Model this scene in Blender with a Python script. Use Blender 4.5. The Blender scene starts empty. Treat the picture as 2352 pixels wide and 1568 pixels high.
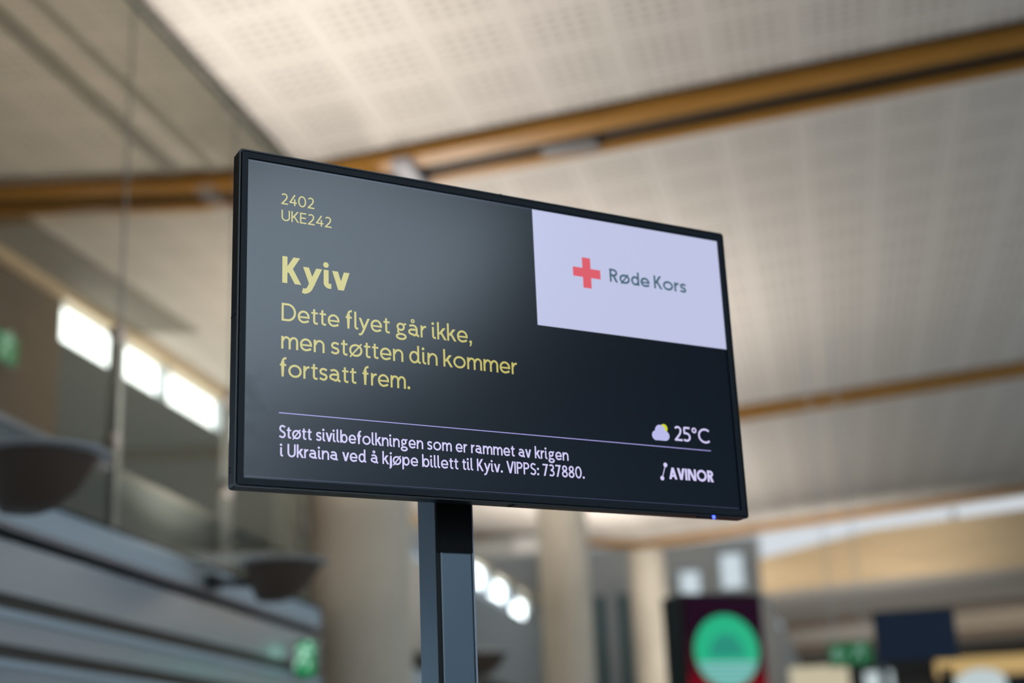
import bpy, math, random
from mathutils import Vector, Matrix

# ------------------------------------------------------------------ camera
sc = bpy.context.scene
COL = sc.collection
EYE = 1.6                                   # camera height above the floor
cam_d = bpy.data.cameras.new('camera')
cam = bpy.data.objects.new('camera', cam_d); COL.objects.link(cam)
cam_d.sensor_width = 36.0
cam_d.lens = 3267.0 / 2352.0 * 36.0
cam_d.clip_start = 0.05; cam_d.clip_end = 500
ax = (0.97434523, 0.22121826, -0.04139879)  # camera right
ay = (0.10441385, -0.28137274, 0.953901)    # camera up
az = (0.19937183, -0.9337515, -0.29725244)  # camera back
cam.matrix_world = Matrix(((ax[0], ay[0], az[0], 0.0), (ax[1], ay[1], az[1], 0.0),
                           (ax[2], ay[2], az[2], EYE), (0, 0, 0, 1)))
cam_d.dof.use_dof = True
cam_d.dof.focus_distance = 2.31
cam_d.dof.aperture_fstop = 1.8
sc.camera = cam

# ------------------------------------------------------------------ world, exposure
w = bpy.data.worlds.new('world'); sc.world = w; w.use_nodes = True
bg = w.node_tree.nodes['Background']
bg.inputs[0].default_value = (0.72, 0.86, 1.0, 1); bg.inputs[1].default_value = 0.5
sc.view_settings.view_transform = 'Standard'
sc.view_settings.look = 'None'
sc.view_settings.gamma = 1.0
sc.view_settings.use_curve_mapping = False
sc.view_settings.exposure = 0.0
LAMP_W = 70.0        # base power of the uplights
DAY_HIGH = 5.0        # sky seen through the high windows of the left wall
FILL_SIDE = 4.5        # added roof and side panes behind the camera, for the screen's sheen
FILL_RIGHT = 4.5       # added unseen pane on the right, brightens the balcony front
FILL_REAR = .3        # added unseen fill pane at the rear wall
sc.cycles.use_denoising = True
sc.cycles.max_bounces = 8
sc.cycles.transparent_max_bounces = 24
sc.cycles.sample_clamp_indirect = 4.0

# ------------------------------------------------------------------ materials
def lin(r, g, b):
    f = lambda c: (c/255/12.92) if c/255 <= .04045 else ((c/255+.055)/1.055)**2.4
    return (f(r), f(g), f(b))
MATS = {}
def mat(name, col, rough=.6, metal=0.0, emit=None, es=0.0, spec=.5, noise=None, bump=None):
    if name in MATS: return MATS[name]
    m = bpy.data.materials.new(name); m.use_nodes = True
    nt = m.node_tree; b = nt.nodes['Principled BSDF']
    b.inputs['Base Color'].default_value = (*col, 1)
    b.inputs['Roughness'].default_value = rough
    b.inputs['Metallic'].default_value = metal
    b.inputs['Specular IOR Level'].default_value = spec
    if emit:
        b.inputs['Emission Color'].default_value = (*emit, 1); b.inputs['Emission Strength'].default_value = es
    if noise:                                # (scale xyz, amount): mottled tone of the stuff itself
        tc = nt.nodes.new('ShaderNodeTexCoord'); mp = nt.nodes.new('ShaderNodeMapping')
        mp.inputs['Scale'].default_value = noise[0]
        n = nt.nodes.new('ShaderNodeTexNoise'); n.inputs['Scale'].default_value = 1.0; n.inputs['Detail'].default_value = 5
        r = nt.nodes.new('ShaderNodeMapRange'); r.inputs['From Min'].default_value = .3; r.inputs['From Max'].default_value = .7
        r.inputs['To Min'].default_value = 1-noise[1]; r.inputs['To Max'].default_value = 1+noise[1]
        mx = nt.nodes.new('ShaderNodeMix'); mx.data_type = 'RGBA'; mx.blend_type = 'MULTIPLY'; mx.inputs[0].default_value = 1
        mx.inputs[6].default_value = (*col, 1)
        nt.links.new(tc.outputs['Object'], mp.inputs[0]); nt.links.new(mp.outputs[0], n.inputs['Vector'])
        nt.links.new(n.outputs['Fac'], r.inputs['Value']); nt.links.new(r.outputs[0], mx.inputs[7])
        nt.links.new(mx.outputs[2], b.inputs['Base Color'])
    if bump:
        tc = nt.nodes.new('ShaderNodeTexCoord'); n = nt.nodes.new('ShaderNodeTexNoise'); n.inputs['Scale'].default_value = bump[0]
        bp = nt.nodes.new('ShaderNodeBump'); bp.inputs['Strength'].default_value = bump[1]; bp.inputs['Distance'].default_value = .002
        nt.links.new(tc.outputs['Object'], n.inputs['Vector']); nt.links.new(n.outputs['Fac'], bp.inputs['Height'])
        nt.links.new(bp.outputs[0], b.inputs['Normal'])
    MATS[name] = m
    return m
def glow(name, col, s):
    return mat(name, (.02, .02, .02), .4, emit=col, es=s)

def glass_mat(name, tint, refl=1.0):
    m = bpy.data.materials.new(name); m.use_nodes = True
    nt = m.node_tree; nt.nodes.clear(); N = nt.nodes.new; L = nt.links.new
    out = N('ShaderNodeOutputMaterial'); mix = N('ShaderNodeMixShader')
    tr = N('ShaderNodeBsdfTransparent'); tr.inputs[0].default_value = (*tint, 1)
    gl = N('ShaderNodeBsdfGlossy'); gl.inputs['Roughness'].default_value = .01; gl.inputs[0].default_value = (.95, 1, .97, 1)
    geo = N('ShaderNodeNewGeometry'); dot = N('ShaderNodeVectorMath'); dot.operation = 'DOT_PRODUCT'
    L(geo.outputs['Incoming'], dot.inputs[0]); L(geo.outputs['Normal'], dot.inputs[1])
    ab = N('ShaderNodeMath'); ab.operation = 'ABSOLUTE'; L(dot.outputs['Value'], ab.inputs[0])
    inv = N('ShaderNodeMath'); inv.operation = 'SUBTRACT'; inv.inputs[0].default_value = 1; L(ab.outputs[0], inv.inputs[1])
    pw = N('ShaderNodeMath'); pw.operation = 'POWER'; pw.inputs[1].default_value = 5; L(inv.outputs[0], pw.inputs[0])
    ma = N('ShaderNodeMath'); ma.operation = 'MULTIPLY_ADD'; ma.inputs[1].default_value = .96*refl; ma.inputs[2].default_value = .04*refl
    L(pw.outputs[0], ma.inputs[0]); L(ma.outputs[0], mix.inputs[0]); L(tr.outputs[0], mix.inputs[1]); L(gl.outputs[0], mix.inputs[2])
    L(mix.outputs[0], out.inputs[0])
    return m

# perforated ceiling boards: square fields of drilled holes with plain borders between
def ceiling_mat():
    m = bpy.data.materials.new('perforated_ceiling'); m.use_nodes = True
    nt = m.node_tree; b = nt.nodes['Principled BSDF']; N = nt.nodes.new; L = nt.links.new
    b.inputs['Roughness'].default_value = .85; b.inputs['Specular IOR Level'].default_value = .2
    tc = N('ShaderNodeTexCoord'); sp = N('ShaderNodeSeparateXYZ'); L(tc.outputs['Object'], sp.inputs[0])
    def math_(op, a, bb=None, c=None):
        n = N('ShaderNodeMath'); n.operation = op
        for i, v in enumerate((a, bb, c)):
            if v is None: continue
            if isinstance(v, (int, float)): n.inputs[i].default_value = v
            else: L(v, n.inputs[i])
        return n.outputs[0]
    P = .66; n_h = 5.0
    def axis(o, off):
        u = math_('DIVIDE', math_('SUBTRACT', o, off), P)
        fr = math_('SUBTRACT', math_('FRACT', math_('ADD', u, 100.0)), .5)     # -.5..+.5, field centre at 0
        inside = math_('LESS_THAN', math_('ABSOLUTE', fr), .40)
        cell = math_('SUBTRACT', math_('FRACT', math_('ADD', math_('MULTIPLY', fr, n_h/.8), 10.5 if False else 10.0)), .5)
        return inside, cell
    ix, cx = axis(sp.outputs[0], -3.45 - P/2)
    iy, cy = axis(sp.outputs[1], 8.43 - P/2)
    d = math_('SQRT', math_('ADD', math_('MULTIPLY', cx, cx), math_('MULTIPLY', cy, cy)))
    hole = math_('LESS_THAN', d, .30)
    msk = math_('MULTIPLY', math_('MULTIPLY', ix, iy), hole)
    mx = N('ShaderNodeMix'); mx.data_type = 'RGBA'
    mx.inputs[6].default_value = (.81, .735, .65, 1); mx.inputs[7].default_value = (.52, .465, .40, 1)
    L(msk, mx.inputs[0]); L(mx.outputs[2], b.inputs['Base Color'])
    return m

M_ceil = ceiling_mat()
M_glass = glass_mat('partition_glass', (.85, .835, .79))
WOOD = mat('oiled_wood', (.47, .215, .028), .45, noise=((1.5, 8, 8), .18))
WOOD_PALE = mat('pale_wood', (.72, .53, .31), .5, noise=((.6, 6, 6), .10))
WOOD_DARK = mat('brown_wall_wood', (.125, .082, .040), .55, noise=((8, 1, 1), .15))
CONC = mat('concrete', (.68, .60, .48), .8, noise=((1.2, 1.2, .6), .16), bump=(30, .2))
STEEL = mat('brushed_steel', (.76, .80, .84), .22, .45, noise=((3, .4, 3), .06))
STEEL_BLUE = mat('blue_grey_panel', (.54, .65, .72), .4, .1)
DARKGAP = mat('dark_joint', (.012, .016, .016), .6)
BRONZE = mat('bronze_strip', (.075, .06, .045), .45)
POST = mat('grey_post', (.46, .51, .55), .4, .3)
FLOOR = mat('stone_floor', (.10, .10, .10), .35, noise=((1, 1, 1), .1))
PLASTER = mat('plaster', (.46, .42, .37), .8)
GREY_WALL = mat('grey_green_panel', (.05, .076, .078), .4)
WHITE_PANEL = mat('white_panel', (.16, .19, .205), .35)

# ------------------------------------------------------------------ mesh helpers
class MB:
    def __init__(s): s.v = []; s.f = []
    def add(s, vs, fs):
        o = len(s.v); s.v += [tuple(v) for v in vs]; s.f += [tuple(i+o for i in f) for f in fs]; return s
    def box(s, x0, x1, y0, y1, z0, z1):
        vs = [(x, y, z) for z in (z0, z1) for y in (y0, y1) for x in (x0, x1)]
        return s.add(vs, [(0, 2, 3, 1), (4, 5, 7, 6), (0, 1, 5, 4), (2, 6, 7, 3), (0, 4, 6, 2), (1, 3, 7, 5)])
    def prism(s, poly, axis, a, b):           # polygon (p,q) extruded along axis 'x','y' or 'z'
        def P(p, q, t): return {'x': (t, p, q), 'y': (p, t, q), 'z': (p, q, t)}[axis]
        n = len(poly); vs = [P(p, q, a) for p, q in poly] + [P(p, q, b) for p, q in poly]
        return s.add(vs, [tuple(range(n-1, -1, -1)), tuple(range(n, 2*n))] + [(i, (i+1) % n, n+(i+1) % n, n+i) for i in range(n)])
    def lathe(s, prof, cx, cy, n=32, cap=True):
        vs = [(cx+r*math.cos(2*math.pi*k/n), cy+r*math.sin(2*math.pi*k/n), z) for r, z in prof for k in range(n)]
        fs = [(j*n+k, j*n+(k+1) % n, (j+1)*n+(k+1) % n, (j+1)*n+k) for j in range(len(prof)-1) for k in range(n)]
        if cap: fs += [tuple(range(n-1, -1, -1)), tuple(range((len(prof)-1)*n, len(prof)*n))]
        return s.add(vs, fs)
    def tube(s, p, q, r, n=12):
        p, q = Vector(p), Vector(q); d = (q-p).normalized()
        a = d.orthogonal().normalized(); b = d.cross(a)
        vs = [c + a*r*math.cos(2*math.pi*k/n) + b*r*math.sin(2*math.pi*k/n) for c in (p, q) for k in range(n)]
        return s.add(vs, [tuple(range(n-1, -1, -1)), tuple(range(n, 2*n))] + [(k, (k+1) % n, n+(k+1) % n, n+k) for k in range(n)])
    def slab(s, line, dz0, dz1, thick):       # wall strip along a plan line [(x,y)..], heights dz0..dz1, thickness towards -x
        n = len(line); vs = []
        for x, y in line: vs += [(x, y, dz0), (x, y, dz1), (x-thick, y, dz1), (x-thick, y, dz0)]
        fs = []
        for i in range(n-1):
            for k in range(4): fs.append((i*4+k, i*4+(k+1) % 4, (i+1)*4+(k+1) % 4, (i+1)*4+k))
        fs += [(3, 2, 1, 0), tuple((n-1)*4+k for k in range(4))]
        return s.add(vs, fs)

WM = {}
def obj(name, mb, m, parent=None, world=False, bevel=0, smooth=False):
    me = bpy.data.meshes.new(name)
    vs = mb.v
    if parent is not None and world:
        inv = WM[parent.name].inverted(); vs = [tuple(inv @ Vector(v)) for v in vs]
    me.from_pydata(vs, [], mb.f)
    me.validate(); me.update()
    import bmesh
    bm = bmesh.new(); bm.from_mesh(me); bmesh.ops.recalc_face_normals(bm, faces=bm.faces); bm.to_mesh(me); bm.free()
    if smooth:
        for p in me.polygons: p.use_smooth = True
    o = bpy.data.objects.new(name, me); COL.objects.link(o)
    for mm in (m if isinstance(m, (list, tuple)) else [m]): me.materials.append(mm)
    if parent is not None:
        o.parent = parent; WM[o.name] = WM[parent.name]
    else: WM[o.name] = Matrix.Identity(4)
    if bevel:
        bv = o.modifiers.new('bevel', 'BEVEL'); bv.width = bevel; bv.segments = 2; bv.limit_method = 'ANGLE'
    return o
def tag(o, label, cat, group=None):
    o['label'] = label; o['category'] = cat
    if group: o['group'] = group
    return o
def struct(name, mb, m, **k):
    o = obj(name, mb, m, **k)
    if k.get('parent') is None: o['kind'] = 'structure'
    return o
def thing(name, label, cat, loc=(0, 0, 0), rz=0.0, group=None):
    o = bpy.data.objects.new(name, None); COL.objects.link(o); o.empty_display_size = .1
    o.location = loc; o.rotation_euler = (0, 0, rz)
    WM[o.name] = Matrix.Translation(Vector(loc)) @ Matrix.Rotation(rz, 4, 'Z')
    return tag(o, label, cat, group)
def copy_tree(o, parent=None):
    c = o.copy(); COL.objects.link(c); c.parent = parent
    WM[c.name] = Matrix.Identity(4)
    for ch in list(o.children): copy_tree(ch, c)
    return c
def place(o, loc, label):
    o.location = loc; o['label'] = label
    return o

Z = lambda h: EYE + h                          # heights measured from the camera
def ceil_z(x): return Z(5.34 + .066*x) if x > -4 else Z(5.076 + .10*(-4-x))

# ------------------------------------------------------------------ room shell
wall_x = lambda y: -(8.0 + .03*(y-14))
YB, YE = -16.0, 75.0
struct('floor', MB().box(-13, 20, YB, YE, -.2, 0), FLOOR)
CX = [-12, -8, -6, -4, 0, 4, 8, 12, 18]
top = [(x, ceil_z(x)) for x in CX]
struct('ceiling', MB().prism(top + [(18, Z(8)), (-12, Z(8))], 'y', YB, 32.9), M_ceil)
struct('ceiling_far', MB().prism([(-1.4, Z(3.96)), (1, Z(4.06)), (5, Z(4.2)), (18, Z(4.6)), (18, Z(5.0)), (-1.4, Z(4.4))], 'y', 34.2, YE), PLASTER)

# left wall: dark wood near the camera, grey-green further, a row of high windows under the ceiling
WZ0, WZ1 = Z(4.90), Z(5.35)
def wl(y0, y1): return [(wall_x(y0), y0), (wall_x(y1), y1)]
wall = struct('wall_left', MB().slab(wl(YB, 13.55), 0, Z(5.35), .25), WOOD_DARK)
struct('wall_left_far', MB().slab(wl(13.55, 24), 0, WZ0, .25), GREY_WALL)
PALE_WALL = mat('pale_wall', (.50, .50, .46), .8)
struct('wall_left_rear', MB().slab(wl(24, 60), 0, WZ0-.27, .25), PALE_WALL)
struct('wall_left_top', MB().slab(wl(YB, 60), Z(5.35), Z(7.2), .25), PLASTER)
struct('trim_2', MB().prism([(-5.20, ceil_z(-5.20)-.04), (-5.05, ceil_z(-5.05)-.04), (-5.05, ceil_z(-5.05)-.002), (-5.20, ceil_z(-5.20)-.002)], 'y', YB, 10.4), mat('ceiling_batten', (.22, .19, .15), .7))
struct('trim_4', MB().prism([(-7.96, ceil_z(-7.96)-.02), (-7.1, ceil_z(-7.1)-.02), (-7.1, ceil_z(-7.1)-.002), (-7.96, ceil_z(-7.96)-.002)], 'y', 11.3, 15.2), mat('soffit_brown', (.24, .21, .16), .8))  # ceiling shade near the wall, painted as a darker strip
struct('trim_3', MB().prism([(-4.80, ceil_z(-4.80)-.03), (-4.70, ceil_z(-4.70)-.03), (-4.70, ceil_z(-4.70)-.002), (-4.80, ceil_z(-4.80)-.002)], 'y', YB, 10.4), mat('ceiling_batten_pale', (.36, .32, .26), .7))
tb = MB().slab([(wall_x(y)+.10, y) for y in (YB, 60)], Z(5.345), Z(5.47), .098)
struct('trim_1', tb, WOOD_PALE)
SKY = glow('daylight_pane', (.86, .97, 1.0), DAY_HIGH)
wins = [(13.56, 14.92), (15.10, 16.26), (16.38, 18.15), (18.35, 19.9), (20.1, 21.7), (21.9, 23.5), (23.7, 25.3), (34.3, 36.1), (37.1, 38.9), (40.2, 42.0)]
prev = 13.55
for i, (a, b) in enumerate(wins):
    o = struct('window_%d' % (i+1), MB().slab([(wall_x(a)-.12, a), (wall_x(b)-.12, b)], WZ0-max(0, a-36)*.045, WZ1-max(0, a-36)*.045, .02), SKY)
    f = MB()
    f.slab(wl(prev, a), WZ0, WZ1, .25); prev = b
    p = obj('mullion', f, POST if i else WOOD_DARK, o)
struct('wall_left_end', MB().slab(wl(prev, 60), WZ0, WZ1, .25), PALE_WALL)
hd = struct('wall_header', MB().box(-8.3, -5.8, 30.5, 30.7, Z(4.80), Z(5.2)), PALE_WALL)
obj('pale_strip', MB().box(-6.68, -6.15, 30.46, 30.5, Z(4.84), Z(5.2)), mat('pale_strip', (.78, .75, .72), .6), hd)

# right and rear walls with added, unseen glowing panes that light the hall
struct('wall_right', MB().box(18, 18.3, YB, YE, 0, Z(7.0)), mat('right_wall_grey', (.20, .22, .25), .8))
sr = struct('window_18', MB().box(17.94, 17.96, 5, 27, .6, Z(2.6)), glow('daylight_right', (.62, .82, 1.0), FILL_RIGHT))  # added unseen pane that lights the balcony panels
for y in (5, 9, 13, 17, 21, 27): obj('window_bar', MB().box(17.86, 17.94, y-.06, y+.06, .6, Z(2.6)), POST, sr)
FILL_ROOF_PLAN = [(7.9, -2.6), (11.5, -1.8), (15.2, -3.9), (17.6, -6.9), (17.6, -14.0), (7.9, -14.0)]      # plan of the added rooflight, shaped for the screen's reflection
def fill_roof_sheet(pts, up, down):
    n = len(pts); vs = [(x, y, ceil_z(x)-up) for x, y in pts] + [(x, y, ceil_z(x)-down) for x, y in pts]
    return MB().add(vs, [tuple(range(n)), tuple(range(2*n-1, n-1, -1))] + [(k, (k+1) % n, n+(k+1) % n, n+k) for k in range(n)])
sw = struct('window_20', fill_roof_sheet(FILL_ROOF_PLAN, .01, .03), glow('daylight_roof', (.70, .86, 1.0), FILL_SIDE))  # added unseen rooflight pane, mirrored in the screen
for x in (7.95, 11.15, 14.35, 17.55): obj('roof_bar', MB().box(x-.05, x+.05, -14, -2.7 if x < 12 else -4.2 if x < 15 else -7.0, ceil_z(x)-.14, ceil_z(x)-.04), POST, sw)
sv = struct('window_19', MB().box(17.92, 17.94, -15.5, -8.4, Z(3.8), Z(6.2)), glow('daylight_side', (.72, .86, 1.0), FILL_SIDE*.5))  # added unseen pane, carries the screen's sheen further down
for y in (-15.5, -13.1, -10.8, -8.4): obj('side_bar', MB().box(17.84, 17.92, y-.05, y+.05, Z(3.8), Z(6.2)), POST, sv)
# added fill lights without fixtures in the far hall: one washing the fascia, one the low ceiling
def wash(loc, aim, sx_, sy_, watt, col, spread=180):
    l = bpy.data.lights.new('wash_light', 'AREA'); l.shape = 'RECTANGLE'; l.size = sx_; l.size_y = sy_; l.energy = watt; l.color = col; l.spread = math.radians(spread)
    o = bpy.data.objects.new('wash_light', l); COL.objects.link(o); o.location = loc
    o.rotation_euler = (Vector(aim)-Vector(loc)).to_track_quat('-Z', 'Y').to_euler()
wash((0.0, 28.0, 1.0), (-.5, 33.2, 5.2), 5.0, .6, 150, (1, .97, .92), 70)
wash((5, 46, 1.2), (5, 46, 6), 12, 8, 300, (1, .96, .9))
struct('wall_rear', MB().box(-12, 18, YB-.3, YB, 0, Z(7)), PLASTER)
rw = struct('window_21', MB().box(-6, 16, YB+.02, YB+.04, .4, Z(1.6)), glow('daylight_rear', (.80, .92, 1.0), FILL_REAR))  # added unseen pane giving fill light from behind
fr = MB()
for x in range(-6, 17, 2): fr.box(x-.05, x+.05, YB+.03, YB+.15, .4, Z(1.6))
obj('frame', fr, POST, rw)
struct('wall_end', MB().box(-13, 18, YE-.3, YE, 0, Z(7)), PLASTER)

# end of the left bay: pale wall with two tall bright windows
struct('wall_back', MB().box(-9.5, -1.60, 44, 44.3, 0, Z(6.9)), PLASTER)
for i, x in enumerate((-6.75, -6.05)):
    struct('trim_%d' % (6+i), MB().box(x-.16, x+.16, 42.5, 42.7, 0, Z(5.3)), mat('green_post', (.05, .085, .08), .5))
BW = glow('daylight_back', (.78, .90, .95), .75)
for i, (a, b, c, d) in enumerate([(-4.42, -3.85, 5.30, 6.0), (-3.16, -2.52, 5.42, 6.45)]):
    o = struct('window_%d' % (22+i), MB().box(a, b, 43.94, 43.96, Z(c), Z(d)), BW)
    f = MB(); f.box(a-.08, a, 43.88, 44, Z(c)-.08, Z(d)+.08).box(b, b+.08, 43.88, 44, Z(c)-.08, Z(d)+.08)
    f.box(a, b, 43.88, 44, Z(d), Z(d)+.08).box(a, b, 43.88, 44, Z(c)-.08, Z(c)); obj('frame', f, POST, o)

# ------------------------------------------------------------------ wooden ceiling beams
def beam(y0, label):
    t = thing('ceiling_beam', label, 'beam', (0, y0, 0), 0, 'wooden beams across the ceiling')
    def strip(ya, yb, za, zb):
        m = MB()
        def seg(xs):
            poly = [(x, ceil_z(x)-za) for x in xs] + [(x, ceil_z(x)-zb) for x in reversed(xs)]
            m.prism(poly, 'y', ya, yb)
        xs = [-8, -6, -4, 0, 4, 8, 12, 18]
        seg([-7.9, -6, -4, 0, 4, 8, 12, 17.9])
        return m
    obj('front_rail', strip(.0, .22, .09, -.05), WOOD, t)
    obj('shadow_gap', strip(-.09, .0, .003, -.05), mat('gap_brown', (.10, .075, .05), .8), t)  # dark strip stands in for the ceiling's shade before the rail
    obj('slot', strip(.22, .58, .004, -.05), DARKGAP, t)
    obj('rear_rail', strip(.58, .72, .05, -.05), WOOD, t)
    return t
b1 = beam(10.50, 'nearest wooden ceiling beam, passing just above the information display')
gf = MB().box(-2.0, -1.52, .33, .55, Z(5.13), Z(5.20))
o = obj('track_light', gf, mat('track_grey', (.17, .155, .15), .5), b1)
o2 = obj('end_bracket', MB().box(-3.20, -3.04, -.03, .66, Z(4.96), Z(5.04)), mat('pale_bracket', (.52, .50, .52), .5), b1)
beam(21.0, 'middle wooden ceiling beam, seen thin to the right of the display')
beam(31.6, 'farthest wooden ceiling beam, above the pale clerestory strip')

# ------------------------------------------------------------------ fascia beam and clerestory at the end of the high ceiling
xs = [(-1.5, 3.97, 4.72), (1.0, 4.10, 5.18), (4.3, 4.16, 5.40), (9, 4.25, 5.72), (17.9, 4.4, 6.3)]
fas = MB().prism([(x, Z(a)) for x, a, b in xs] + [(x, Z(b)) for x, a, b in reversed(xs)], 'y', 33.2, 33.7)
tag(obj('fascia_beam', fas, WOOD_PALE), 'deep pale wooden fascia beam below the bright strip on the right', 'beam')
cl = MB().prism([(x, Z(b)) for x, a, b in xs] + [(x, Z(5.34+.066*x)+.12) for x, a, b in reversed(xs)], 'y', 33.42, 33.46)
cw = struct('window_24', cl, glow('daylight_clerestory', (.78, .84, .90), .82))
fr = MB()
for x in (-1.5, 2.9, 6, 9): fr.box(x-.05, x+.05, 33.3, 33.42, Z(4.75), Z(5.34+.066*x))
obj('mullion', fr, POST, cw)
for y, lb in ((40.3, 'brown beam under the low ceiling beyond the pale fascia'), (48.5, 'second brown beam under the low ceiling, just above the green arrow sign')):
    m = MB().prism([(-1.35, Z(3.80)), (1, Z(3.90)), (5, Z(4.04)), (17.5, Z(4.42)), (17.5, Z(4.6)), (5, Z(4.21)), (1, Z(4.07)), (-1.35, Z(3.97))], 'y', y, y+1.2)
    tag(obj('low_beam', m, mat('dull_brown', (.26, .19, .13), .6)), lb, 'beam', 'brown beams under the low ceiling')

# ------------------------------------------------------------------ balcony front, glass partition, bowl lamps, columns (left)
bx = lambda y: -(3.65 + .06*(y-6))
def bal(y0, y1, z0, z1, out=0.0, thick=.06): return MB().slab([(bx(y0)+out, y0), (bx(y1)+out, y1)], Z(z0), Z(z1), thick)
bf = thing('balcony_front', 'banded grey metal balcony front along the left side with dark joints', 'balcony', (bx(6), 6, 0))
Y0, Y1 = -2.0, 10.75
obj('backing', bal(Y0, Y1, -1.55, 1.36, -.10, .15), DARKGAP, bf, world=True)
obj('top_panel', bal(Y0, Y1, 1.235, 1.385, 0, .08), STEEL_BLUE, bf, world=True)
obj('top_ledge', bal(Y0, Y1, 1.385, 1.40, .02, .45), DARKGAP, bf, world=True)
obj('edge_strip', bal(Y0, Y1, 1.205, 1.235, .03, .11), mat('edge_grey', (.34, .33, .35), .4), bf, world=True)
for z0, z1 in ((.925, 1.16), (.70, .815), (.42, .60), (.0, .38), (-.7, -.05), (-1.5, -.75)):
    obj('cladding_panel', bal(Y0, Y1, z0, z1, .0, .07), STEEL, bf, world=True)
for z0, z1 in ((.85, .925), (.63, .70)):
    obj('shadow_strip', bal(Y0, Y1, z0, z1, -.03, .05), BRONZE, bf, world=True)
for z0, z1 in ((.815, .85), (.60, .63)):
    obj('edge_strip', bal(Y0, Y1, z0, z1, .02, .09), STEEL_BLUE, bf, world=True)

pp = MB().slab([(bx(y)-.30, y) for y in (Y0, Y1)], Z(1.40), Z(1.84), .08)
pt = thing('parapet', 'pale sloping parapet behind the glass partition, above the balcony front', 'parapet', (bx(6)-.3, 6, Z(1.4)))
obj('parapet_panel', pp, WHITE_PANEL, pt, world=True)
obj('handrail', MB().slab([(bx(y)-.27, y) for y in (Y0, Y1)], Z(1.84), Z(1.875), .14), mat('pale_rail', (.24, .25, .26), .35), pt, world=True)

GX = -4.0
gp = thing('glass_partition', 'tall frameless glass partition on the left above the balcony front', 'glass partition', (GX, 6, Z(1.40)))
joints = [.90, 2.54, 4.18, 5.82, 7.46, 9.10, 10.70]
GT = 4.92
for a, b in zip(joints, joints[1:]):
    obj('glass_pane', MB().box(GX-.008, GX+.008, a+.006, b-.006, Z(1.42), Z(GT)), M_glass, gp, world=True)
EDGE = mat('glass_edge', (.03, .06, .05), .3)
obj('top_edge', MB().box(GX-.014, GX+.014, joints[0], joints[-1], Z(GT)+.001, Z(GT)+.022), EDGE, gp, world=True)
for y in joints[1:]:
    obj('joint', MB().box(GX-.007, GX+.007, y-.005, y+.005, Z(1.42), Z(GT)), mat('joint_seal', (.24, .24, .24), .5), gp, world=True)
for y in (7.52, 9.16, 10.64):
    p = obj('post', MB().box(GX-.075, GX-.02, y-.045, y+.045, Z(1.42), Z(2.72)), POST, gp, world=True)
    for h in (2.68, 2.02):
        c = MB().tube((GX-.02, y-.09, Z(h)), (GX+.03, y-.09, Z(h)), .045, 16).box(GX-.04, GX-.02, y-.13, y+.03, Z(h)-.02, Z(h)+.02)
        obj('glass_clamp', c, mat('clamp', (.42, .38, .36), .35, .6), p, world=True)

# bowl uplights
lx = lambda y: -(3.15 + .06*(y-6))
def bowl():
    t = thing('bowl_uplight', '', 'lamp', (0, 0, 0), 0, 'bowl uplights along the balcony front')
    R_, D = .235, .215
    n = 40; rings = []                         # dish: steep on the wall side, sloping on the hall side
    for k in range(0, 13):
        d = 1-k/12; xl = -R_*(1-.30*d**1.5); xr = R_*max(.05, (1-d)**.55) if d < 1 else R_*.02
        rings.append(((xl+xr)/2, (xr-xl)/2, -D*d))
    rings += [(0, R_-.012, 0), (-.01, R_-.05, -.07), (-.01, .02, -.09)]
    bm_ = MB(); vs = [(c+r*math.cos(2*math.pi*q/n), r*math.sin(2*math.pi*q/n), z) for c, r, z in rings for q in range(n)]
    m_ = len(rings)
    bm_.add(vs, [(a*n+q, a*n+(q+1) % n, (a+1)*n+(q+1) % n, (a+1)*n+q) for a in range(m_-1) for q in range(n)] + [tuple(range(n-1, -1, -1)), tuple(range((m_-1)*n, m_*n))])
    obj('bowl', bm_, mat('bowl_brown', (.13, .088, .062), .5), t)
    rim = MB().lathe([(R_-.005, .0), (R_+.045, .012), (R_+.048, .02), (R_-.005, .03), (R_-.012, .012)], 0, 0, 40, cap=False)
    obj('rim_ring', rim, mat('rim_pale', (.68, .68, .68), .25), t)
    obj('bulb', MB().lathe([(.02, -.09), (.05, -.07), (.05, -.03), (.02, -.015)], 0, 0, 16), glow('bulb_glow', (1, .93, .85), 6), t)
    arm = MB().tube((-.17, 0, -.10), (-.45, 0, -.075), .026).box(-.492, -.44, -.06, .06, -.112, -.03)
    obj('arm', arm, mat('arm_dark', (.05, .06, .07), .4, .4), t)
    return t
def uplight(y, k=1.0):
    l = bpy.data.lights.new('uplight', 'AREA'); l.shape = 'DISK'; l.size = .36; l.spread = math.radians(150); l.energy = LAMP_W*k; l.color = (1, .95, .90)
    lo = bpy.data.objects.new('uplight', l); COL.objects.link(lo)
    lo.location = (lx(y)+.0, y, Z(1.39)+.045); lo.rotation_euler = (math.pi, 0, 0)
def bulb_light(y, e):
    l = bpy.data.lights.new('bulb_light', 'POINT'); l.shadow_soft_size = .02; l.energy = e; l.color = (1, .93, .86)
    lo = bpy.data.objects.new('bulb_light', l); COL.objects.link(lo); lo.location = (lx(y), y, Z(1.36)+.025)
proto = bowl()
for y, e in ((5.17, 3), (8.33, 22)): bulb_light(y, e)
lab = ['large brown bowl uplight cropped by the left edge of the picture',
       'brown bowl uplight left of the round concrete column, under the display corner',
       'bowl uplight hidden beside the near concrete column',
       'small dark bowl uplight just right of the display pole']
for k, y in enumerate((5.17, 8.33, 15.3)):
    o = proto if k == 0 else copy_tree(proto)
    place(o, (lx(y), y, Z(1.36)), lab[(0, 1, 3)[k]])
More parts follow.
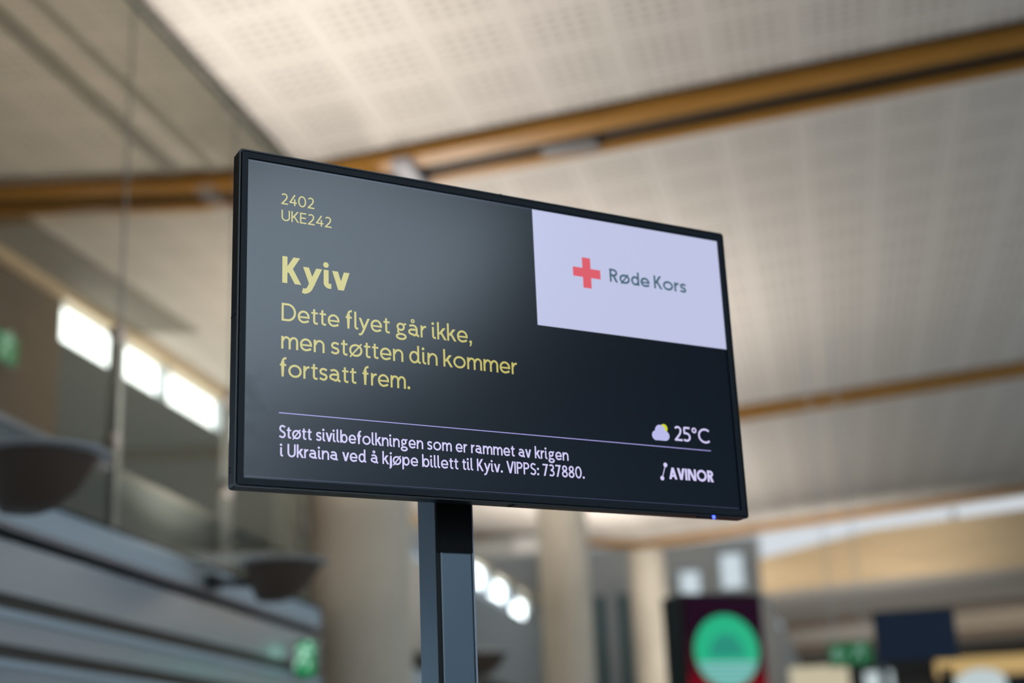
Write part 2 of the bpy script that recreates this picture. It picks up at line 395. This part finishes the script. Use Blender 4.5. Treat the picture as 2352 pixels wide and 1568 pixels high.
for y, k in ((-1.15, .25), (2.01, .3), (5.17, .55), (8.33, 1.15), (14.65, 1.8), (17.0, 2.3), (24.0, 1.6), (27.2, 2.0)): uplight(y, k)  # the farthest have no bowl, added to brighten the far ceiling

# balcony front continuing beyond the first column
b2 = thing('rear_balcony_front', 'far grey balcony front between the concrete columns', 'balcony', (bx(13), 13, 0))
obj('backing', bal(12.2, 39.5, -1.55, 1.36, -.10, .15), DARKGAP, b2, world=True)
for z0, z1 in ((.80, 1.15), (.2, .75), (-.7, .15), (-1.5, -.75)):
    obj('cladding_panel', bal(12.2, 39.5, z0, z1, 0, .07), STEEL_BLUE, b2, world=True)

# concrete columns
def column(r, h):
    t = thing('concrete_column', '', 'column', (0, 0, 0), 0, 'round concrete columns')
    obj('shaft', MB().lathe([(r, 0), (r, h)], 0, 0, 48), CONC, t, smooth=False)
    return t
for (x, y, r), lb in zip([(-3.86, 11.45, .45), (-3.93, 21.5, .385), (-3.96, 32, .40)],
                       ['nearest wide round concrete column, behind the display pole on its left',
                        'second concrete column, right of the display pole',
                        'third, farthest concrete column, left of the purple advertising screen']):
    place(column(r, ceil_z(x)-.17), (x, y, 0), lb)

# ------------------------------------------------------------------ stroke lettering
def ell(cx, cy, rx, ry, a0, a1, n=None):
    n = n or max(6, int(abs(a1-a0)/9))
    return [(cx+rx*math.cos(math.radians(a0+(a1-a0)*i/n)), cy+ry*math.sin(math.radians(a0+(a1-a0)*i/n))) for i in range(n+1)]
class Pen:
    def __init__(s, t, sx=1.0): s.t = t; s.sx = sx; s.polys = []
    def path(s, pts, t=None, closed=False):
        t = (t or s.t)/2; n = len(pts); L = []; R = []; pts = [(a*s.sx, b) for a, b in pts]
        for i in range(n):
            if closed: a, b = pts[i-1], pts[(i+1) % n]
            else: a, b = pts[max(i-1, 0)], pts[min(i+1, n-1)]
            dx, dy = b[0]-a[0], b[1]-a[1]; l = math.hypot(dx, dy) or 1
            nx, ny = -dy/l, dx/l; k = 1.0
            if 0 < i < n-1:
                ex, ey = pts[i+1][0]-pts[i][0], pts[i+1][1]-pts[i][1]; el = math.hypot(ex, ey) or 1
                k = 1/max(.6, abs((-ey*nx+ex*ny)/el))
            L.append((pts[i][0]+nx*t*k, pts[i][1]+ny*t*k)); R.append((pts[i][0]-nx*t*k, pts[i][1]-ny*t*k))
        m = n if closed else n-1
        for i in range(m):
            j = (i+1) % n
            s.polys.append([R[i], R[j], L[j], L[i]])
    def ring(s, cx, cy, rx, ry, t=None): s.path(ell(cx, cy, rx, ry, 0, 360, 44)[:-1], t, True)
    def diag(s, xa, ya, xb, yb, wd): xa *= s.sx; xb *= s.sx; s.polys.append([(xa-wd/2, ya), (xb-wd/2, yb), (xb+wd/2, yb), (xa+wd/2, ya)])
    def dot(s, cx, cy, r): s.polys.append(ell(cx*s.sx, cy, r, r, 0, 360, 24)[:-1])

def glyph(c, t, plain=False, sx=1.0):
    P = Pen(t, sx); DR = t*(.69 if t < 16 else .56); h = t/2; X = 70; A = 102; dg = t*1.17
    tail = lambda x, e=8: [(x, h+12)] + ell(x+11, h+11, 11, 11, 180, 262, 8) + [(x+11+e*.7, h+.2)]
    if c == 'l': P.path([(h, A)] + ([(h, 0)] if plain else tail(h))); w_ = h+16
    elif c == 'i':
        P.path([(h, X)] + tail(h)); P.dot(h-.5, 89, DR); w_ = h+16
    elif c == 'j':
        P.path([(14, X), (14, -14)] + ell(4, -14, 10, 12, 0, -75) + [(1, -26)]); P.dot(13.5, 89, DR); w_ = 14+h
    elif c == 't':
        P.path([(16, 86)] + tail(16, 14)); P.path([(0, X-h), (37, X-h)], t*.9); w_ = 37
    elif c == 'f':
        P.path([(16, 0), (16, 82)] + ell(33, 82, 17, 20-h+5, 180, 78)); P.path([(0, X-h), (36, X-h)], t*.9); w_ = 41
    elif c in 'oø':
        P.ring(38, 35, 38-h, 35.8-h); w_ = 76
        if c == 'ø': P.path([(5, -4), (71, 74)] if not plain else [(12, -3), (64, 73)], t*.75)
    elif c == 'e':
        P.path([(67-h, 33-h)] + ell(33.5, 35, 33.5-h, 35.8-h, 2, 292) + [(54, 10.0), (61, 15.5)]); P.path([(h, 33), (67-h, 33)], t*.85); w_ = 67
    elif c == 'n':
        P.path([(h, 0), (h, X)]); P.path(ell(33, 41, 28-h, 29.5-h, 180, 0) + [(61-h, 0)]); w_ = 61
    elif c == 'm':
        P.path([(h, 0), (h, X)]); P.path(ell(28, 44, 18, 26.5-h, 180, 0) + [(46, 0)]); P.path(ell(68.5, 44, 24.5-h, 26.5-h, 180, 0) + [(93-h, 0)]); w_ = 93
    elif c == 'r':
        P.path([(h, 0), (h, X)]); P.path(ell(31, 42, 24-h/2, 28-h, 180, 88) + [(35, 70-h)]); w_ = 35
    elif c == 's':
        P.path([(44.5, 59)] + ell(25, 49.5, 24-h, 20.8-h, 50, 232) + ell(23.5, 20.5, 24.5-h, 20.8-h, 52, -128) + [(2.5, 12)]); w_ = 48
    elif c == 'S':
        P.path([(53, 87)] + ell(29.5, 73, 27-h, 27.5-h, 52, 230) + ell(28, 27, 29-h, 27.8-h, 50, -128) + [(2.5, 14)]); w_ = 57
    elif c in 'aå':
        P.path([(8, 59.5)] + ell(28, 40, 24+6-h, 30.2-h, 112, 0) + ([(58-h, 0)] if plain else [(58-h, 17)] + ell(58-h+10, 15, 10, 15-h, 180, 270) + [(58-h+14, h-.2)]))
        P.path([(58-h, 40), (40, 39.5)] + ell(27, 39.5-(33.5-h)/2, 27-h, (34-h)/2, 88, 270) + [(37, h+.8), (46, 11), (58-h, 22)]); w_ = 66 if not plain else 58
        if c == 'å': P.ring(29, 89, 8.2, 8.2, t*.62)
    elif c == 'd':
        P.path([(60-h, A)] + ([(60-h, 0)] if plain else [(60-h, 17)] + ell(60-h+10, 15, 10, 15-h, 180, 270) + [(60-h+14, h-.2)])); P.ring(30, 35, 30-h, 35.8-h); w_ = 69 if not plain else 60
    elif c == 'b': P.path([(h, 0), (h, A)]); P.ring(36, 35, 30-h, 35.8-h); w_ = 66
    elif c == 'p': P.path([(h, -31), (h, X)]); P.ring(36, 35, 30-h, 35.8-h); w_ = 66
    elif c == 'g':
        P.ring(30, 47, 25-h, 23.8-h); P.path([(46, 60), (54, 65), (64, 65.5)], t*.85)
        P.path([(19, 31), (12.5, 25), (13, 17), (22, 13)], t*.8); P.ring(32.5, -8.5, 32.5-h, 20.5-h); w_ = 65
    elif c == 'k':
        P.path([(h, 0), (h, A)]); P.diag(44, X, 13, 31, dg*1.25); P.diag(23, 43, 50, 0, dg*1.12); w_ = 57
    elif c == 'K':
        P.path([(h, 0), (h, 100)]); P.diag(60-dg*.6, 100, h+6, 40, dg*1.12); P.diag(h+15, 56, 63-dg*.55, 0, dg*1.1); w_ = 63
    elif c == 'v': P.diag(dg/2, X, 30, 0, dg); P.diag(60-dg/2, X, 30, 0, dg); w_ = 60
    elif c == 'y':
        P.diag(dg/2, X, 31, 6, dg); xb = 19.5; P.diag(64-dg/2, X, xb+3, -10, dg)
        P.path([(xb+6.5, -1), (xb+2.6, -10.5), (xb-1.5, -17.5+(h-6)*.5), (xb-6, -28.5+h), (xb-12, -31+h), (xb-19.5, -29+h)]); w_ = 64
    elif c == 'D':
        P.path([(h, 0), (h, 100)]); P.path([(0, 100-h), (34, 100-h)] + ell(34, 50, 46-h, 50-h, 88, -88) + [(34, h), (0, h)]); w_ = 80
    elif c == 'U': P.path([(h, 100), (h, 33)] + ell(34, 34, 34-h, 34.8-h, 180, 360) + [(68-h, 100)]); w_ = 68
    elif c == 'E':
        P.path([(h, 0), (h, 100)])
        for y, x in ((100-h, 50), (52, 47), (h, 52)): P.path([(0, y), (x, y)])
        w_ = 52
    elif c == 'I': P.path([(h, 0), (h, 100)]); w_ = t
    elif c == 'V': P.diag(dg/2, 100, 36, 0, dg*.98); P.diag(72-dg/2, 100, 36, 0, dg*.98); w_ = 72
    elif c == 'A': P.diag(dg/2, 0, 38, 100, dg*.98); P.diag(76-dg/2, 0, 38, 100, dg*.98); P.path([(17, 30), (59, 30)], t*.9); w_ = 76
    elif c == 'N': P.path([(h, 0), (h, 100)]); P.path([(78-h, 0), (78-h, 100)]); P.diag(dg*.6, 100, 78-dg*.6, 0, dg*1.15); w_ = 78
    elif c == 'O': P.ring(47, 50, 47-h, 51-h); w_ = 94
    elif c == 'C': P.path(ell(50, 50, 50-h, 51-h, 48, 312)); w_ = 78
    elif c in 'PR':
        P.path([(h, 0), (h, 100)]); P.path([(0, 100-h), (28, 100-h)] + ell(28, 71.5, 29-h, 28.5-h, 88, -88) + [(28, 43+h), (0, 43+h)]); w_ = 57
        if c == 'R': P.diag(29, 46, 60-dg*.55, 0, dg*1.12); w_ = 61
    elif c == '2': P.path(ell(26.5, 72, 26.5-h, 28.5-h, 150, -28) + [(40, 48), (10, 9)]); P.path([(2, h), (56, h)]); w_ = 56
    elif c == '4': P.diag(45, 100, 7, 28, dg*1.02); P.path([(1, 28), (61, 28)]); P.path([(44, 0), (44, 62)]); w_ = 61
    elif c == '0': P.ring(33, 50, 33-h, 51-h); w_ = 66
    elif c == '3': P.path([(4, 93-h*.4)] + ell(25, 75, 24-h, 25.5-h, 105, -78) + [(17, 53)]); P.path([(17, 53)] + ell(25, 27, 28-h, 27.5-h, 88, -112) + [(2, 10)]); w_ = 54
    elif c == '5': P.path([(8, 100-h), (48, 100-h)]); P.path([(9, 100-h), (9, 52)]); P.path([(7, 56)] + ell(23, 31, 29-h, 31.5-h, 95, -108) + [(2, 10)]); w_ = 53
    elif c == '7': P.path([(0, 100-h), (54, 100-h)]); P.diag(54-dg*.55, 100, 17, 0, dg*1.0); w_ = 55
    elif c == '8': P.ring(29, 74.5, 25.5-h, 25.8-h); P.ring(29, 27, 29-h, 27.8-h); w_ = 58
    elif c == 'º': P.ring(19, 81, 18-h*.8, 19-h*.8, t*.8); w_ = 38
    elif c == '.': P.dot(t*.72, t*.72, t*.74); w_ = t*1.45
    elif c == ':': P.dot(t*.72, t*.72, t*.74); P.dot(t*.72, 54, t*.74); w_ = t*1.45
    elif c == ',':
        P.dot(t*.72, t*.72, t*.72); P.path([(t*1.05, t*.72), (t*.95, -4), (t*.35, -17)], t*.7); w_ = t*1.45
    else: w_ = 30
    return P.polys, w_*sx

def layout(text, t, plain=False, gap=9.5, space=36, sx=1.0):
    x = 0; out = []; prev = None
    for c in text:
        if c == ' ': x += space-gap; prev = None; continue
        ps, w_ = glyph(c, t, plain, sx)
        if prev:
            if prev in 'li' and c in 'vy': x -= 5
            elif prev in 'vykKV' or c in 'vyVA': x -= 5
            elif prev in 'rf' and c in 'aeo': x -= 3
        for p in ps: out.append([(a+x, b) for a, b in p])
        x += w_+gap; prev = c
    xs_ = [a for p in out for a, b in p]
    return out, min(xs_), max(xs_)

# ------------------------------------------------------------------ the information display on its pole
DISP = Vector((-0.495571, 2.291771, 2.324810)); YAW = math.radians(41.437)
disp = thing('information_display', 'large black framed airport information screen in sharp focus, on a grey metal pole', 'display', (DISP.x, DISP.y, 0), YAW)
ZC = DISP.z
def dbox(m, u0, u1, w0, w1, v0, v1): return m.box(u0, u1, -w1, -w0, ZC+v0, ZC+v1)   # w counts towards the viewer
FRAME = mat('black_plastic', (.006, .016, .027), .42, spec=.3, bump=(900, .15))
RIM = mat('black_rim', (.016, .030, .040), .33)
hw, hh = .4705, .2645

# screen surface: lit panel with a matt coat
def screen_mat(name, emit, es, rough=.175):
    m = mat(name, (.006, .007, .009), rough, emit=emit, es=es)
    m.node_tree.nodes['Principled BSDF'].inputs['IOR'].default_value = 1.62
    return m
S_DARK = screen_mat('screen_dark', (.16, .40, .80), .012)
def smudge(m):
    nt = m.node_tree; b = nt.nodes['Principled BSDF']; N = nt.nodes.new; L = nt.links.new
    tc = N('ShaderNodeTexCoord'); n = N('ShaderNodeTexNoise'); n.inputs['Scale'].default_value = 9; n.inputs['Detail'].default_value = 6; n.inputs['Distortion'].default_value = 1.5
    r = N('ShaderNodeMapRange'); r.inputs['From Min'].default_value = .62; r.inputs['From Max'].default_value = .78
    r.inputs['To Min'].default_value = .175; r.inputs['To Max'].default_value = .24
    sp = N('ShaderNodeSeparateXYZ'); L(tc.outputs['Object'], sp.inputs[0])
    def ramp(o, a, c):
        q = N('ShaderNodeMapRange'); q.inputs['From Min'].default_value = a; q.inputs['From Max'].default_value = c; L(o, q.inputs['Value']); return q.outputs[0]
    def mul(a, c):
        q = N('ShaderNodeMath'); q.operation = 'MULTIPLY'; L(a, q.inputs[0]); L(c, q.inputs[1]); return q.outputs[0]
    where = mul(ramp(sp.outputs[0], -.37, -.42), ramp(sp.outputs[2], ZC-.08, ZC-.12))
    r.inputs['From Min'].default_value = 0; r.inputs['From Max'].default_value = 1
    r.inputs['To Min'].default_value = .175; r.inputs['To Max'].default_value = .245
    n.inputs['Scale'].default_value = 14
    L(tc.outputs['Object'], n.inputs['Vector']); L(mul(ramp(n.outputs['Fac'], .5, .62), where), r.inputs['Value']); L(r.outputs[0], b.inputs['Roughness'])
smudge(S_DARK)
S_YEL = screen_mat('screen_yellow', lin(200, 190, 105), .92)
S_LAV = screen_mat('screen_lavender', lin(214, 208, 250), .95)
S_LINE = screen_mat('screen_line', lin(176, 172, 240), .9)
S_WHITE = screen_mat('screen_white', lin(193, 198, 230), .97)
S_RED = screen_mat('screen_red', lin(224, 92, 106), .95)
S_SLATE = screen_mat('screen_slate', lin(70, 108, 124), .80)
S_CLOUD = screen_mat('screen_cloud', lin(190, 190, 238), .95)
S_SUN = screen_mat('screen_sun', lin(208, 216, 50), .95)

# housing: rim ring, bezel, back cover
def ring_prism(m, uo, vo, ui, vi, w0, w1, rad=0.0):
    def rect(a, b, r):
        if r <= 0: return [(-a, -b), (a, -b), (a, b), (-a, b)]
        pts = []
        for cx, cy, s in ((a-r, -b+r, -90), (a-r, b-r, 0), (-a+r, b-r, 90), (-a+r, -b+r, 180)):
            pts += ell(cx, cy, r, r, s, s+90, 5)
        return pts
    O, I = rect(uo, vo, rad), rect(ui, vi, rad)
    if len(O) != len(I): raise ValueError
    n = len(O); vs = []
    for pts, ww in ((O, w0), (O, w1), (I, w1), (I, w0)): vs += [(u, -ww, ZC+v) for u, v in pts]
    fs = []
    for k in range(4):
        a, b = k*n, ((k+1) % 4)*n
        fs += [(a+i, a+(i+1) % n, b+(i+1) % n, b+i) for i in range(n)]
    return m.add(vs, fs)
housing = obj('housing', ring_prism(MB(), .4855, .2790, .4830, .2765, -.026, .0022, .006), RIM, disp)
obj('bezel', ring_prism(MB(), .4808, .2747, hw, hh, -.004, .0028), FRAME, disp)
obj('groove', ring_prism(MB(), .4830, .2765, .4806, .2745, -.006, -.001), DARKGAP, disp)
obj('back_cover', dbox(MB(), -.483, .483, -.026, -.006, -.2765, .2765), FRAME, disp)
obj('rear_box', dbox(MB(), -.30, .30, -.048, -.0265, -.16, .16), FRAME, disp, bevel=.004)
# seams and marks on the frame
obj('seam', dbox(MB(), -.0060, -.0020, -.012, .0023, .2788, .2798), DARKGAP, disp)
obj('seam', dbox(MB(), -.4862, -.4852, -.026, .001, -.004, -.0025), DARKGAP, disp)
obj('seam', dbox(MB(), -.0045, .0015, -.02, .0023, -.2800, -.2788), DARKGAP, disp)
for v in (.252, .246, -.247, -.253):
    obj('screw', MB().tube((-.4853, .018, ZC+v), (-.4860, .018, ZC+v), .0020), DARKGAP, disp)
obj('sensor_window', dbox(MB(), .372, .412, -.004, .004, -.2832, -.2792), mat('sensor', (.02, .02, .025), .2), disp, bevel=.001)
led = MB(); led.lathe([(.0005, -.0012), (.0034, -.0012), (.0034, .0012), (.0005, .0012)], 0, 0, 20)
led.v = [(.405+x, -.0035-z, ZC-.2806+y) for x, y, z in led.v]
o = obj('power_light', led, glow('blue_led', (.05, .08, 1.0), 4), disp); o['label'] = 'glowing blue power light'

screen = obj('screen', dbox(MB(), -hw, hw, -.005, 0, -hh, hh), S_DARK, disp)
LAY = [0]
def flat(name, polys, m, label=None, w0=None):
    mb = MB(); base = .00015 if w0 is None else w0
    for k, p in enumerate(polys):
        ww = base + (k % 7)*.000002
        mb.add([(u, -ww, ZC+v) for u, v in p], [tuple(range(len(p)))])
    o = obj(name, mb, m, screen)
    # keep every letter face towards the viewer
    import bmesh
    bm = bmesh.new(); bm.from_mesh(o.data)
    for f in bm.faces:
        if f.normal.y > 0: f.normal_flip()
    bm.to_mesh(o.data); bm.free()
    if label: o['label'] = label
    return o
def text(name, s, m, u0, u1, v, cap, t, plain=False, gap=9.5, space=36, w0=None, right=None):
    lo, hi = .6, 1.6                            # widen the letters, not their strokes, until the line has its length
    for _ in range(24):
        sx = (lo+hi)/2; ps, a, b = layout(s, t, plain, gap, space, sx)
        if (b-a)*cap/100 < u1-u0: lo = sx
        else: hi = sx
    k = (u1-u0)/(b-a)
    return flat(name, [[(u0+(x-a)*k, v+y*cap/100) for x, y in p] for p in ps], m, w0=w0)
rect = lambda a, b, c, d: [(a, c), (b, c), (b, d), (a, d)]
text('flight_number_text', '2402', S_YEL, -.4130, -.3560, .1936, .0194, 12, gap=11)
text('flight_code_text', 'UKE242', S_YEL, -.4125, -.3256, .1648, .0190, 12, gap=11)
text('city_text', 'Kyiv', S_YEL, -.4105, -.2943, .0580, .0455, 19, gap=7)
text('message_text', 'Dette flyet går ikke,', S_YEL, -.4112, -.0712, -.0062, .0300, 11.8)
text('message_text', 'men støtten din kommer', S_YEL, -.4114, .0145, -.0526, .0300, 11.8)
text('message_text', 'fortsatt frem.', S_YEL, -.4134, -.1885, -.0984, .0300, 11.8)
flat('divider_line', [rect(-.4145, .4140, -.15815, -.15675)], S_LINE)
text('appeal_text', 'Støtt sivilbefolkningen som er rammet av krigen', S_LAV, -.4139, .1085, -.1975, .0207, 13.2)
text('appeal_text', 'i Ukraina ved å kjøpe billett til Kyiv. VIPPS: 737880.', S_LAV, -.4125, .1391, -.2268, .0207, 13.2)
text('temperature_text', '25ºC', S_LAV, .3355, .4138, -.1440, .0275, 13.5, gap=8)
flat('logo_panel', [rect(.0600, hw, .0428, .2615)], S_WHITE, w0=.0003)
cx, cy, a, b = .1683, .1545, .0292, .0088
flat('red_cross', [rect(cx-b, cx+b, cy-a, cy+a), rect(cx-a, cx-b, cy-b, cy+b), rect(cx+b, cx+a, cy-b, cy+b)], S_RED, w0=.0005)
text('logo_text', 'Røde Kors', S_SLATE, .2172, .3880, .1446, .0258, 15.5, plain=True, gap=8, space=36, w0=.0005)
cl_ = [ell(.2953, -.1375, .0092, .0092, 0, 360, 24)[:-1], ell(.3045, -.1285, .0112, .0112, 0, 360, 28)[:-1], ell(.3150, -.1370, .0090, .0090, 0, 360, 24)[:-1], rect(.2945, .3160, -.1463, -.1360)]
flat('cloud_icon', cl_, S_CLOUD, w0=.0003)
flat('sun_icon', [ell(.3130, -.1232, .0080, .0080, 0, 360, 24)[:-1]], S_SUN, w0=.00015)
lw = Pen(.0016); lw.path([(.3016, -.2152), (.3103, -.1907)])
flat('airport_mark', [ell(.3103, -.1907, .0042, .0042, 0, 360, 20)[:-1], ell(.3016, -.2152, .0042, .0042, 0, 360, 20)[:-1]] + lw.polys, S_LAV)
text('airport_text', 'AVINOR', S_LAV, .3168, .4150, -.2158, .0212, 20.5, gap=5)
for v in (.2607, -.2610): flat('edge_line', [rect(-.468, .4665, v-.0004, v+.0004)], screen_mat('screen_edge', lin(120, 128, 175), .35))  # bright lines paint the reflection along the glass edge

# pole: square aluminium profile with a slot along its corner, foot plate
PW = -.110                                     # front face of the pole behind the screen plane
POLE = mat('pole_grey', (.21, .285, .35), .38, .35)
U0, U1 = -.0940, -.0270
pole = obj('pole', dbox(MB(), U0, U1, PW-.075, PW, -ZC+.03, -.12), POLE, disp, bevel=.004)
obj('slot', dbox(MB(), U0-.0007, U0+.0058, PW-.004, PW+.0006, -ZC+.03, -.2), DARKGAP, pole)
obj('corner_bead', dbox(MB(), U0+.0058, U0+.0086, PW-.001, PW+.0020, -ZC+.03, -.34), mat('bead', (.40, .48, .54), .4), pole)
obj('edge_bead', dbox(MB(), U1-.0005, U1+.0028, PW-.012, PW+.0012, -ZC+.03, -.2), mat('bead_bright', (.62, .68, .78), .4), pole)  # pale strip paints the highlight on the bevelled edge
obj('mounting_rail', dbox(MB(), U0-.0004, U1-.0012, PW+.0022, PW+.005, -.345, -.12), mat('rail_black', (.004, .005, .006), .6, spec=.2), pole)  # black plate stands in for the display's shadow on the pole
obj('bracket', dbox(MB(), -.20, .08, PW+.0055, -.049, -.12, .10), FRAME, disp)
obj('foot', dbox(MB(), -.30, .16, PW-.28, PW+.20, -ZC, -ZC+.03), mat('foot_grey', (.12, .14, .15), .5), disp, bevel=.006)

# ------------------------------------------------------------------ advertising screen (purple, green disc)
ad = thing('advertising_screen', 'tall purple advertising screen with a green disc, behind the display on the right', 'screen', (-1.18, 16.05, 0), math.radians(33))
AW, AH = .475, Z(1.93)
obj('cabinet', MB().box(-AW-.02, AW+.02, .0, .50, 0, AH), mat('cabinet_black', (.010, .018, .020), .5, spec=.2), ad, bevel=.01)
def ad_mat():
    m = mat('ad_picture', (.004, .002, .003), .5, spec=.08); nt = m.node_tree; b = nt.nodes['Principled BSDF']; N = nt.nodes.new; L = nt.links.new
    tc = N('ShaderNodeTexCoord'); sp = N('ShaderNodeSeparateXYZ'); mr = N('ShaderNodeMapRange')
    L(tc.outputs['Object'], sp.inputs[0]); L(sp.outputs[2], mr.inputs['Value'])
    mr.inputs['From Min'].default_value = Z(.8); mr.inputs['From Max'].default_value = Z(1.5)
    cr = N('ShaderNodeValToRGB'); L(mr.outputs[0], cr.inputs[0])
    cr.color_ramp.elements[0].color = (*lin(140, 0, 10), 1); cr.color_ramp.elements[1].color = (*lin(30, 3, 24), 1)
    e = cr.color_ramp.elements.new(.45); e.color = (*lin(70, 3, 22), 1)
    L(cr.outputs[0], b.inputs['Emission Color']); b.inputs['Emission Strength'].default_value = 1.0
    return m
pic = obj('picture_panel', MB().box(-AW, AW, -.02, -.001, .35, AH-.04), ad_mat(), ad)
GC = Z(1.30); GR = .395
def disc(name, polys, m, y):
    mb = MB()
    for k, p in enumerate(polys): mb.prism(p, 'y', y, y+.003)
    return obj(name, mb, m, pic)
disc('green_disc', [ell(0, GC, GR, GR, 0, 360, 48)[:-1]], glow('ad_green', lin(0, 172, 122), 1), -.024)
disc('green_core', [ell(0, GC-.06, GR*.55, GR*.62, 0, 180, 24)], glow('ad_core', lin(0, 135, 112), 1), -.028)
st = []
for k in range(5):
    z0 = GC-.12-k*.055; hwid = math.sqrt(max(.001, GR**2-(z0-.02-GC)**2))*.96
    st.append(rect(-hwid, hwid, z0-.026, z0))
disc('stripe', st, glow('ad_stripe', lin(150, 180, 205), 1), -.027)

# ------------------------------------------------------------------ exit signs
GREEN = lambda s: glow('exit_green_%d' % int(s*10), lin(0, 125, 68), s)
WHITE_S = glow('exit_white', lin(215, 245, 232), 1.0)
def running_man(k):
    P = Pen(9*k); s = lambda pts: [(x*k, y*k) for x, y in pts]
    P.dot(8*k, 40*k, 7*k); P.path(s([(0, 28), (-10, 2)]), 13*k); P.path(s([(-4, 26), (-20, 30), (-28, 18)]), 7*k); P.path(s([(0, 27), (14, 18), (24, 26)]), 7*k)
    P.path(s([(-10, 4), (-26, -8), (-30, -28)]), 8*k); P.path(s([(-8, 4), (8, -8), (4, -30)]), 8*k)
    return P.polys
def arrow(k):
    P = Pen(10*k); P.path([(30*k, 0), (-26*k, 0)]); P.path([(-4*k, 26*k), (-30*k, 0), (-4*k, -26*k)])
    return P.polys
def sign(name, label, loc, rz, wd, ht, glowing, marks, rods=0.0, side=None):
    t = thing(name, label, 'sign', loc, rz)
    obj('casing', MB().box(-wd/2-.01, wd/2+.01, 0, .06, -ht/2-.01, ht/2+.01), mat('sign_casing', (.25, .28, .27), .5), t, bevel=.004)
    f = obj('face', MB().box(-wd/2, wd/2, -.01, -.001, -ht/2, ht/2), GREEN(glowing), t)
    for polys, dx, nm in marks:
        mb = MB()
        for i, p in enumerate(polys): mb.add([(x+dx, -.013-(i % 5)*.0002, y) for x, y in p], [tuple(range(len(p)))])
        obj(nm, mb, glow('exit_mark_%d' % int(glowing*10), lin(170, 225, 200), 1.05*glowing), f)
    if rods:
        r = MB().tube((-wd*.35, .03, ht/2), (-wd*.35, .03, ht/2+rods), .008).tube((wd*.35, .03, ht/2), (wd*.35, .03, ht/2+rods), .008)
        obj('hanger', r, POST, t)
    return t
sign('exit_sign', 'green emergency exit sign with white arrow and running figure, beside the dark blue screen', (.165, 18, Z(1.34)), 0, .50, .27, .42,
     [(arrow(.0030), -.12, 'arrow_mark'), (running_man(.0028), .12, 'running_figure')], rods=ceil_z(0)-Z(1.34)-.14)
sign('exit_sign', 'bright green exit sign at the end of the balcony front, beside the near column', (-3.770, 10.0, Z(.94)), math.radians(8), .135, .25, .95,
     [(running_man(.0026), .0, 'running_figure')])
sign('exit_sign', 'green exit sign on the dark wood wall at the left edge', (wall_x(12.2)+.08, 12.16, Z(4.43)), math.radians(90), .75, .30, .8,
     [(arrow(.004), -.2, 'arrow_mark'), (running_man(.004), .18, 'running_figure')])

# ------------------------------------------------------------------ second display and far counter things (right)
d2 = thing('display_stand', 'dark navy screen on a stand, far off and blurred at the lower right', 'display', (.86, 16.3, 0), math.radians(6))
obj('screen', MB().box(-.42, .42, -.01, .0, Z(1.115), Z(1.63)), mat('navy_panel', (.002, .006, .014), .5, emit=lin(2, 20, 40), es=.8), d2)
obj('housing', MB().box(-.435, .435, .001, .06, Z(1.10), Z(1.645)), mat('navy_case', (.03, .04, .06), .5), d2, bevel=.005)
obj('pole', MB().box(-.42, -.33, .062, .13, .03, Z(1.5)), mat('slate_pole', (.16, .19, .22), .5), d2)
obj('foot', MB().box(-.60, -.12, -.15, .35, 0, .03), POLE, d2)
d3 = thing('dark_post', 'dark slim double post below the dark blue screen', 'post', (1.12, 17.0, 0))
obj('post', MB().box(-.16, -.08, -.05, .05, .03, Z(1.05)), mat('post_brown', (.045, .028, .022), .5), d3)
obj('post', MB().box(.0, .12, -.05, .05, .03, Z(1.05)), mat('post_black', (.012, .010, .012), .5), d3)
obj('base', MB().box(-.25, .25, -.2, .2, 0, .03), BRONZE, d3)

t = thing('counter_sign', 'long cream lit counter sign under the green arrow sign', 'sign', (-.35, 30, 0))
obj('light_box', MB().box(-.62, .55, 0, .25, Z(1.55), Z(2.03)), glow('cream_glow', lin(190, 180, 150), .9), t)
obj('stand', MB().box(-.55, .45, .02, .23, 0, Z(1.55)), PLASTER, t)
t = thing('light_box', 'small white lit box beside the stand of the dark blue screen', 'light box', (.62, 30, 0))
obj('lit_face', MB().box(-.12, .42, 0, .2, Z(1.5), Z(1.86)), glow('white_glow', lin(190, 205, 208), .9), t)
obj('stand', MB().box(-.05, .35, .02, .18, 0, Z(1.5)), PLASTER, t)
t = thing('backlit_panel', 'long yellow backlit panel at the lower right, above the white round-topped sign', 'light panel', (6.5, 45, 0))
obj('lit_face', MB().box(-3.6, 4, 0, 1.2, Z(2.58), Z(3.05)), glow('canopy_glow', lin(196, 164, 105), .9), t)  # canopy is no lamp, the light from below is put into its colour
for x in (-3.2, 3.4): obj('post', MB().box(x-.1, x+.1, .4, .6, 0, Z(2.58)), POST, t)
t = thing('round_sign', 'white round-topped illuminated sign cut off by the lower edge at the right', 'sign', (2.27, 25, 0))
obj('body', MB().prism([(-.38, 0), (.38, 0), (.38, Z(1.30))] + [(x, Z(1.30)+z) for x, z in ell(0, 0, .38, .20, 0, 180, 16)][1:-1] + [(-.38, Z(1.30))], 'y', 0, .5), glow('round_sign_white', lin(200, 215, 218), .85), t)  # kiosk body made to glow, its brightness is put into the colour
t = thing('dark_kiosk', 'black kiosk next to the white round-topped sign at the lower right corner', 'kiosk', (3.15, 25.5, 0))
obj('body', MB().prism([(-.5, 0), (.9, 0), (.9, Z(1.46)), (-.25, Z(1.42)), (-.5, Z(1.32))], 'y', 0, .5), mat('kiosk_black', (.012, .011, .012), .5), t)
